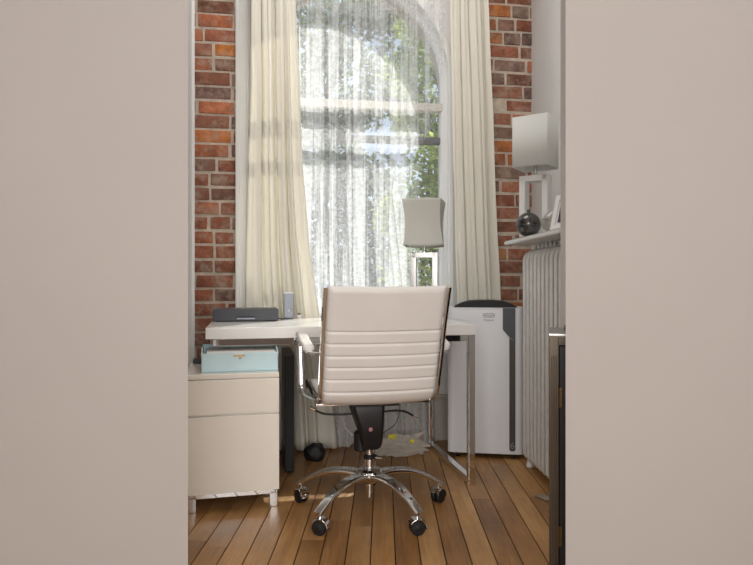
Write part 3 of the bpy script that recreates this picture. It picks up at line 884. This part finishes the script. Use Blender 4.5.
# five legs with casters (the star stands square to the camera)
RB = .318
for k in range(5):
    a = PI / 2 + k * 2 * PI / 5 - HR
    dv = Vector((math.cos(a), math.sin(a), 0)); sv = Vector((-dv.y, dv.x, 0))
    pts = spline([dv * .03 + Vector((0, 0, .150)), dv * .10 + Vector((0, 0, .158)), dv * .18 + Vector((0, 0, .152)), dv * .26 + Vector((0, 0, .124)), dv * (RB + .014) + Vector((0, 0, .083))], 7)
    m_ = len(pts); sc = [(1.15 - .45 * i / (m_ - 1), 1.0 - .45 * i / (m_ - 1)) for i in range(m_)]
    bm = bmesh.new(); sweep(bm, pts, rrect(.056, .030, .012, 4), scales=sc); lg = obj('leg', bm, M['chrome'], ch)
    # caster: swivelled a little at random
    ca = a + (PI / 2 if k in (1, 2, 3, 4) else PI) + [0, .5, .9, -.9 + PI, -.6 + PI][k]
    ca = [PI / 2 + .2, PI + .7, PI + 1.35, -1.35, -.75][k] - HR     # rolling axis direction
    axv = Vector((math.cos(ca), math.sin(ca), 0)); fw_ = Vector((-axv.y, axv.x, 0))
    c0 = dv * RB
    mt = Matrix((axv.cross(Vector((0, 0, 1))), Vector((0, 0, 1)), axv)).transposed()
    r = .029
    bm = bmesh.new()
    for sd in (-1, 1):
        z0, z1 = (.004, .021) if sd > 0 else (-.021, -.004)
        lathe(bm, [(.010, z0 - .0), (r - .003, z0), (r, z0 + .003), (r, z1 - .003), (r - .003, z1), (.016, z1), (.012, z1 + (.002 if sd > 0 else 0)), (.001, z1 + (.002 if sd > 0 else 0))], 28, c=c0 + Vector((0, 0, r + .001)), mtx=mt)
    obj('caster_wheel', bm, M['rubber'], lg)
    bm = bmesh.new()
    hood = [c0 + fw_ * ((r + .004) * math.cos(t)) + Vector((0, 0, r + .001 + (r + .004) * math.sin(t))) for t in [math.radians(x) for x in range(-10, 151, 10)]]
    sweep(bm, hood, rrect(.044, .004, .0015, 2), up=axv.cross(Vector((0, 0, 1))) if False else Vector((0, 0, 1.0)) + fw_ * .01)
    lathe(bm, [(.006, .06), (.006, .09), (.010, .088), (.010, .1)], 14, c=c0 - Vector((0, 0, .004)))
    obj('caster_hood', bm, M['chrome'], lg)

# ------------------------------------------------------------------ portable air conditioner
AR = -math.radians(9)
aw, ad, ah = .415, .225, .835
afl = Vector((px_x(447.5, 3.50), 3.50, 0)); aax = Vector((math.cos(AR), math.sin(AR), 0)); aay = Vector((-math.sin(AR), math.cos(AR), 0))
AC = afl + aax * aw / 2 + aay * ad / 2
ac = thing('portable_air_conditioner', 'tall white portable air conditioner with black top beside the radiator', 'air conditioner', AC, AR)
bm = bmesh.new(); prism(bm, [(x, y) for x, y in rrect(aw, ad, .03, 5)], .028, .832, 'z'); obj('body', bm, M['acwhite'], ac)
bm = bmesh.new()
n = 24; poly = []
hw_ = aw / 2 - .006
poly = [(-hw_ + .03, .8325)] + [(-hw_ + .03 + (2 * hw_ - .06) * i / n, .8325 + .034 * (1 - abs(2 * i / n - 1) ** 3.2) + .004) for i in range(n + 1)] + [(hw_ - .03, .8325)]
prism(bm, poly, -ad / 2 - .004, ad / 2 - .02, 'y'); obj('top_cover', bm, M['blackm'], ac)
yf = -ad / 2
xs0, xs1 = px_x(501.5, 3.45), px_x(513.5, 3.43)
def acx(px, d=3.45): return (px - 445) / (522 - 445) * aw - aw / 2
def acz(py): return (456 - py) / (456 - 308) * .80 + .03
bm = bmesh.new()
a0, a1, a2 = acx(501), acx(513.5), acx(507.5)
prism(bm, [(a0, acz(308)), (a1, acz(308)), (a1, acz(342)), (a2, acz(337.5)), (a0, acz(330))], yf - .005, yf + .01, 'y')
obj('control_panel', bm, M['charcoal'], ac, smooth=None)
bm = bmesh.new(); prism(bm, [(a2, acz(338)), (a1, acz(342)), (a1, acz(451)), (a1 - .006, acz(453)), (a2 + .006, acz(453)), (a2, acz(451))], yf - .004, yf + .01, 'y')
obj('grille_strip', bm, mat('dark_brown_plastic', (70, 62, 58), .45), ac, smooth=None)
mk = text_obj('mark', '6', .052, M['silver'], ac, ((a2 + a1) / 2, yf - .0055, acz(447.5)), (PI / 2, 0, 0))
# logo: capsule outline with the maker's name, model name below
lx, lz = acx(487), acz(315.5)
bm = bmesh.new(); sweep(bm, [(lx + a, yf - .001, lz + b) for a, b in rrect(.062, .02, .0098, 6)], rrect(.0022, .002, .0006, 1), up=Vector((0, 1, 0)), closed=True)
obj('logo_outline', bm, M['print'], ac)
text_obj('logo_lettering', "DeLonghi", .0135, M['print'], ac, (lx, yf - .001, lz), (PI / 2, 0, 0))
text_obj('logo_lettering', "Pinguino", .0155, M['print'], ac, (lx, yf - .001, acz(320.3)), (PI / 2, 0, 0))
for sx in (-1, 1):
    for sy in (-1, 1):
        bm = bmesh.new(); lathe(bm, [(.018, -.012), (.02, -.009), (.02, .009), (.018, .012)], 16, c=(sx * .15, sy * .09, .0205), mtx=Matrix.Rotation(PI / 2, 3, 'Y')); obj('caster', bm, M['rubber'], ac)
bm = bmesh.new(); box(bm, (0, 0, .034), (aw - .05, ad - .05, .012)); obj('underside', bm, M['blackm'], ac)

# ------------------------------------------------------------------ radiator, shelf and the things on it
RR = math.atan(-.06)   # length runs from the far end towards the camera
far = Vector((.780, 3.35, 0))
rad = thing('radiator', 'white ornate cast-iron radiator along the right wall', 'radiator', far, 0)
dirv = Vector((.06, -1, 0)).normalized(); inv = Vector((dirv.y * -1, dirv.x, 0)); inv = Vector((1, .06, 0)).normalized()
SEC = 11; PITCH = .06; RH = 1.135; RW = .175
def rad_loop(z0, z1, w, r):
    out = []; r2 = .03
    for cx, cz, a0 in ((w - r, z1 - r, 0), (r, z1 - r, 90), (r2, z0 + r2, 180), (w - r2, z0 + r2, 270)):
        for i in range(7):
            a = math.radians(a0 + 15 * i); rr_ = r if a0 < 135 else r2; out.append((cx + rr_ * math.cos(a), cz + rr_ * math.sin(a)))
    return out
for i in range(SEC):
    o0 = dirv * (.03 + i * PITCH)
    bm = bmesh.new()
    loop = [o0 + inv * a + Vector((0, 0, z)) for a, z in rad_loop(.045, RH, RW, .05)]
    sweep(bm, loop, circ(.008, 10, .017), up=dirv, closed=True)
    for f in (.32, .66):
        tube(bm, [o0 + inv * (RW * f) + Vector((0, 0, .1)), o0 + inv * (RW * f) + Vector((0, 0, RH - .01))], .017, 8, up=dirv)
    # raised relief down the front tube
    for q in range(26):
        z = .2 + q * .034
        bmesh.ops.create_icosphere(bm, subdivisions=1, radius=.005, matrix=Matrix.Translation(o0 + inv * -.007 + Vector((0, 0, z))) @ Matrix.Diagonal((.6, 1.1, 1.7, 1)))
    # crowning finial
    lathe(bm, [(.011, RH + .01), (.006, RH + .022), (.009, RH + .03), (.003, RH + .037)], 10, c=o0 + inv * .06)
    obj('section', bm, M['rad'], rad)
for i in (0, SEC - 1):
    for a in (.03, RW - .03):
        bm = bmesh.new(); lathe(bm, [(.022, 0), (.020, .012), (.014, .04), (.020, .10)], 14, c=dirv * (.03 + i * PITCH) + inv * a); obj('foot', bm, M['rad'], rad)
for z in (.13, RH - .05):
    bm = bmesh.new(); tube(bm, [dirv * .02 + inv * .09 + Vector((0, 0, z)), dirv * (.04 + (SEC - 1) * PITCH) + inv * .09 + Vector((0, 0, z))], .02, 10)
    obj('header_pipe', bm, M['rad'], rad)
SZ = px_z(241, 3.43)
def shelf_pt(a, b): return far + Vector((-.080, .10, 0)) + dirv * b + inv * a
bm = bmesh.new()
prism(bm, [tuple(shelf_pt(a, b)[:2]) for a, b in ((0, 0), (.36, 0), (.36, .86), (0, .86))], SZ - .022, SZ, 'z')
bmesh.ops.bevel(bm, geom=list(bm.edges), offset=.004, segments=2, affect='EDGES')
sh = thing('shelf', 'white wooden shelf above the radiator on the right wall', 'shelf', (0, 0, 0))
obj('board', bm, M['trimw'], sh)
for b in (.15, .65):
    p = shelf_pt(.30, b)
    bm = bmesh.new(); box(bm, (p.x, p.y, SZ - .033), (.11, .02, .024), .003); obj('bracket', bm, M['trimw'], sh)

ll = Vector((px_x(535.5, 3.27), 3.27, SZ))
sz0, sz1 = px_z(168.5, 3.27) - SZ, px_z(119, 3.27) - SZ
lamp('table_lamp', 'white open-frame table lamp with square white shade on the radiator shelf', ll, math.radians(-33), .15, .075, px_z(176, 3.27) - SZ, sz0, sz1, box_shade(.186, sz0, sz1), M['shade'], M['trimw'])
# two seamed ball ornaments and a photo frame
va = thing('vase', 'round dark metallic bud vase with a seam, at the front of the radiator shelf', 'vase', (px_x(528.5, 3.12), 3.12, SZ))
r = .0605
bm = bmesh.new(); pr_ = [(.018, 0)] + [(r * math.sin(math.radians(t)), r - r * math.cos(math.radians(t)) ) for t in range(20, 165, 8)] + [(.009, 2 * r - .004), (.007, 2 * r + .006), (.009, 2 * r + .012), (.005, 2 * r + .012)]
lathe(bm, pr_, 36); obj('body', bm, M['smoke'], va)
bm = bmesh.new(); tube(bm, [(r * 1.003 * math.cos(t), r * 1.003 * math.sin(t), r * .92) for t in [2 * PI * i / 36 for i in range(36)]], .0012, 6, closed=True); obj('seam', bm, M['charcoal'], va)
eg = thing('vase', 'pearl grey egg-shaped bud vase leaning behind the round dark vase', 'vase', (px_x(546.5, 2.99), 2.99, SZ))
bm = bmesh.new(); tilt = Matrix.Rotation(math.radians(24), 3, 'Y')
lathe(bm, [(.002, .002), (.022, .006), (.036, .02), (.043, .042), (.041, .064), (.032, .086), (.02, .104), (.009, .118), (.006, .128), (.008, .133), (.004, .133)], 32, c=(0, 0, .0165), mtx=tilt)
for v in bm.verts:
    if v.co.z < .001: v.co.z = .001
obj('body', bm, M['pearl'], eg)
bm = bmesh.new(); tube(bm, [tilt @ Vector((.0432 * math.cos(t), .0432 * math.sin(t), .044)) + Vector((0, 0, .0165)) for t in [2 * PI * i / 36 for i in range(36)]], .001, 6, closed=True); obj('seam', bm, M['charcoal'], eg)
pf = thing('photo_frame', 'white photo frame leaning on the radiator shelf, nearest the camera', 'photo frame', (.806, 2.745, SZ + .0015), math.radians(-62))
lean = Matrix.Rotation(math.radians(-14), 3, 'X')
def pfp(name, bm, m):
    bmesh.ops.transform(bm, matrix=lean.to_4x4(), verts=bm.verts); return obj(name, bm, m, pf)
bm = bmesh.new(); fw2, fh2 = .13, .165
for x in (-fw2 / 2 + .012, fw2 / 2 - .012): box(bm, (x, 0, fh2 / 2), (.024, .014, fh2), .002)
for z in (.012, fh2 - .012): box(bm, (0, 0, z), (fw2 - .04, .014, .024), .002)
pfp('frame', bm, M['trimw'])
bm = bmesh.new(); box(bm, (0, .002, fh2 / 2), (fw2 - .04, .004, fh2 - .04)); pfp('mount', bm, M['paper'])
bm = bmesh.new(); box(bm, (0, -.001, fh2 / 2), (fw2 - .07, .003, fh2 - .075)); pfp('photo_print', bm, M['photo'])
bm = bmesh.new(); box(bm, (0, .05, fh2 * .36), (.02, .004, fh2 * .80), 0, rot=Matrix.Rotation(math.radians(31), 3, 'X'))
for v in bm.verts: v.co.z = max(v.co.z, 0)
obj('easel_back', bm, M['trimw'], pf)

# ------------------------------------------------------------------ dark cabinet at the right edge
dd0 = 2.0; kx = (549 - CX) / F
ang = -math.atan(kx)                       # side runs away from the camera
dcb = thing('metal_framed_cabinet', 'black cabinet with bronzed metal frame and brass hinges at the right edge', 'cabinet', (kx * dd0, dd0, 0), ang)
zt = px_z(335, dd0)
cw2, cd2 = .34, .30
s_ = .030
obj('carcass', bx(.006, cw2 - .006, .018, cd2, .03, zt - .012, .002), M['blackm'], dcb)
bm = bmesh.new()
box(bm, (s_ / 2, .012, zt / 2), (s_, .024, zt), .002); box(bm, (cw2 - s_ / 2, .012, zt / 2), (s_, .024, zt), .002)
box(bm, (cw2 / 2, .012, zt - .016), (cw2 - 2 * s_ + .002, .024, .032), .002); box(bm, (cw2 / 2, .012, .03), (cw2 - 2 * s_ + .002, .024, .04), .002)
for x in (.008, .015, .022): box(bm, (x, -.001, zt / 2 - .03), (.003, .004, zt - .07), .001)
obj('front_frame', bm, M['bronze'], dcb)
obj('top', bx(0, cw2, 0, cd2, zt - .004, zt + .004, .001), M['brushed'], dcb)
obj('door', bx(s_ + .003, cw2 - s_ - .003, .004, .022, .055, zt - .036, .002), M['black'], dcb)
for z in (px_z(397, 2.0), px_z(535, 2.0)):
    bm = bmesh.new(); box(bm, (s_ + .004, .001, z), (.011, .006, .062), .002); tube(bm, [(s_ + .002, -.003, z - .032), (s_ + .002, -.003, z + .032)], .003, 8); obj('hinge', bm, M['brass'], dcb)['label'] = 'brass hinge'
for y in (0.03, cd2 - .03):
    for x in (.02, cw2 - .02):
        if y > .04: obj('foot', bx(x - .012, x + .012, y - .012, y + .012, 0, .031, .002), M['blackm'], dcb)
# object lying on that cabinet
tr = obj('dark_tray', bx(-.12, .12, -.05, .05, 0, .012, .004), M['black'])
tr.rotation_euler = (0, 0, ang); tr.location = Vector((kx * dd0, dd0, 0)) + Matrix.Rotation(ang, 3, 'Z') @ Vector((.17, .2, zt + .004))
tag(tr, 'flat black tray on top of the metal framed cabinet', 'tray')
# a loose chip of debris on the boards below the radiator
bm = bmesh.new(); box(bm, (0, 0, .003), (.055, .075, .005), .002)
for v in bm.verts: v.co += noise.noise_vector(v.co * 30) * .008; v.co.z = max(.0005, v.co.z)
o = obj('paper_scrap', bm, M['dust']); o.location = (px_x(540, 2.9), 2.83, .0008); o.rotation_euler = (0, 0, .6)
tag(o, 'crumpled grey brown scrap on the floor below the radiator', 'scrap')

# ------------------------------------------------------------------ trees outside
def tree(label, base, height, spread, n, leaf, m, seed, blobs):
    t = thing('tree', label, 'tree', base)
    rr = random.Random(seed)
    bm = bmesh.new()
    tr_ = spline([(0, 0, 0), (.05, .05, height * .3), (-.06, 0, height * .6), (.02, .03, height * .92)], 5)
    k = len(tr_)
    sweep(bm, tr_, circ(.09, 8), up=Vector((0, 1, 0)), scales=[(1 - .75 * i / k, 1 - .75 * i / k) for i in range(k)])
    for b in blobs:
        q = Vector(b[:3]); st = Vector((0, 0, min(height * .85, max(.5, q.z - .8))))
        tube(bm, spline([st, st.lerp(q, .5) + Vector((rr.uniform(-.1, .1), rr.uniform(-.1, .1), .1)), q], 4), .022, 6)
    obj('trunk', bm, m=M['bark'], parent=t)
    vs, fs = [], []
    for i in range(n):
        b = rr.choice(blobs)
        d = Vector((rr.gauss(0, 1), rr.gauss(0, 1), rr.gauss(0, 1))); d.normalize()
        p = Vector(b[:3]) + d * (b[3] * rr.random() ** .45)
        a = Vector((rr.gauss(0, 1), rr.gauss(0, 1), rr.gauss(0, .6))).normalized()
        c = a.cross(Vector((rr.gauss(0, 1), rr.gauss(0, 1), rr.gauss(0, 1)))).normalized()
        l = leaf * rr.uniform(.7, 1.3); w = l * .5; nn = a.cross(c) * l * .1
        i0 = len(vs)
        vs += [p - a * l * .5, p + c * w * .5 + nn, p + a * l * .5, p - c * w * .5 + nn]
        fs.append((i0, i0 + 1, i0 + 2, i0 + 3))
    me = bpy.data.meshes.new('foliage'); me.from_pydata([tuple(v) for v in vs], [], fs); me.materials.append(m)
    o = bpy.data.objects.new('foliage', me); COL.objects.link(o); o.parent = t
    return t
def blobs_px(base, spec):
    out = []
    for px, py, d, r in spec:
        p = Vector((px_x(px, d), d, px_z(py, d))) - Vector(base); out.append((p.x, p.y, p.z, r))
    return out
G = -1.2
b1 = (-.75, 9.7, G)
tree('leafy green tree at the upper left outside the window', b1, 6.0, 1, 6400, .11, M['leafa'], 1, blobs_px(b1, [(305, 25, 9.5, .62), (335, 10, 9.7, .55), (365, -5, 9.5, .5), (318, 70, 9.8, .55), (300, 110, 9.5, .45), (345, 50, 9.8, .5), (385, 15, 9.7, .4), (330, 125, 9.8, .45), (385, 70, 9.8, .45), (360, 110, 9.8, .4), (400, 100, 9.6, .35)]))
b2 = (.75, 7.2, G)
tree('slender pale green tree at the right outside the window', b2, 5.0, 1, 1900, .085, M['leafc'], 2, blobs_px(b2, [(425, 60, 7, .3), (432, 100, 7.2, .35), (415, 30, 7.2, .26), (405, 75, 7.1, .3), (440, 140, 7, .28), (412, 120, 7.1, .25)]))
b3 = (.62, 6.4, G)
tree('dense dark green shrub low at the right outside the window', b3, 2.7, 1, 3000, .075, M['leafc'], 3, blobs_px(b3, [(430, 165, 6.3, .32), (420, 200, 6.4, .36), (440, 200, 6.2, .3), (428, 245, 6.3, .4), (412, 275, 6.3, .35), (445, 275, 6.3, .3), (400, 215, 6.5, .3)]))
b4 = (-.45, 7.0, G)
tree('dark bushy tree low at the left outside the window', b4, 3.4, 1, 6800, .085, M['leafb'], 4, blobs_px(b4, [(305, 175, 6.8, .4), (325, 195, 7, .45), (300, 230, 6.9, .45), (330, 250, 7, .5), (350, 205, 7.1, .4), (350, 260, 7, .45), (310, 285, 7, .5), (345, 165, 7.1, .3), (375, 180, 7.6, .35), (380, 230, 7.6, .4), (378, 275, 7.6, .4)]))

# ------------------------------------------------------------------ light
wd = bpy.data.worlds.new('world'); scene.world = wd; wd.use_nodes = True
nt = wd.node_tree; bgn = nt.nodes['Background']
tc = N(nt, 'ShaderNodeTexCoord'); sx = N(nt, 'ShaderNodeSeparateXYZ'); rp = N(nt, 'ShaderNodeValToRGB')
nt.links.new(tc.outputs['Generated'], sx.inputs[0])
mr = N(nt, 'ShaderNodeMapRange'); mr.inputs['From Min'].default_value = -1; mr.inputs['From Max'].default_value = 1
nt.links.new(sx.outputs['Z'], mr.inputs['Value']); nt.links.new(mr.outputs['Result'], rp.inputs['Fac'])
e = rp.color_ramp.elements
e[0].position = .42; e[0].color = (.32, .30, .27, 1); e[1].position = .95; e[1].color = (.42, .58, .95, 1)
k = e.new(.5); k.color = (.86, .92, 1.0, 1); k = e.new(.62); k.color = (.70, .82, 1.0, 1)
nt.links.new(rp.outputs['Color'], bgn.inputs['Color']); bgn.inputs['Strength'].default_value = 1.0

sd = bpy.data.lights.new('sun', 'SUN'); sd.energy = 7.2; sd.angle = math.radians(.6); sd.color = (1, .96, .9)
so = bpy.data.objects.new('sun', sd); COL.objects.link(so)
so.rotation_euler = Vector((-.38, -1, -.85)).to_track_quat('-Z', 'Y').to_euler(); so.location = (2, 9, 7)
def area(name, loc, target, size, power, col, sy=None):
    l = bpy.data.lights.new(name, 'AREA'); l.energy = power; l.color = col; l.size = size
    if sy: l.shape = 'RECTANGLE'; l.size_y = sy
    o = bpy.data.objects.new(name, l); COL.objects.link(o); o.location = loc
    o.rotation_euler = (Vector(target) - Vector(loc)).to_track_quat('-Z', 'Y').to_euler()
    return o
area('room_fill_light', (.2, -1.7, 1.65), (0, 3, .9), 2.6, 124, (1, .985, .97), 2.1)  # added fill behind the camera; no window stands there
area('alcove_fill_light', (-.05, 2.75, 3.3), (-.05, 2.75, 0), 1.2, 17, (1, .985, .97), .7)  # added overhead fill for the alcove, no fixture known there

# ------------------------------------------------------------------ camera
cd_ = bpy.data.cameras.new('camera'); cd_.sensor_width = 36; cd_.lens = 36 * F / 753; cd_.clip_start = .05
co = bpy.data.objects.new('camera', cd_); COL.objects.link(co)
co.location = (0, 0, CAMZ); co.rotation_euler = (PI / 2, 0, 0)
scene.camera = co
vs = scene.view_settings
vs.view_transform = 'Standard'; vs.look = 'None'; vs.exposure = 0; vs.gamma = 1; vs.use_curve_mapping = False
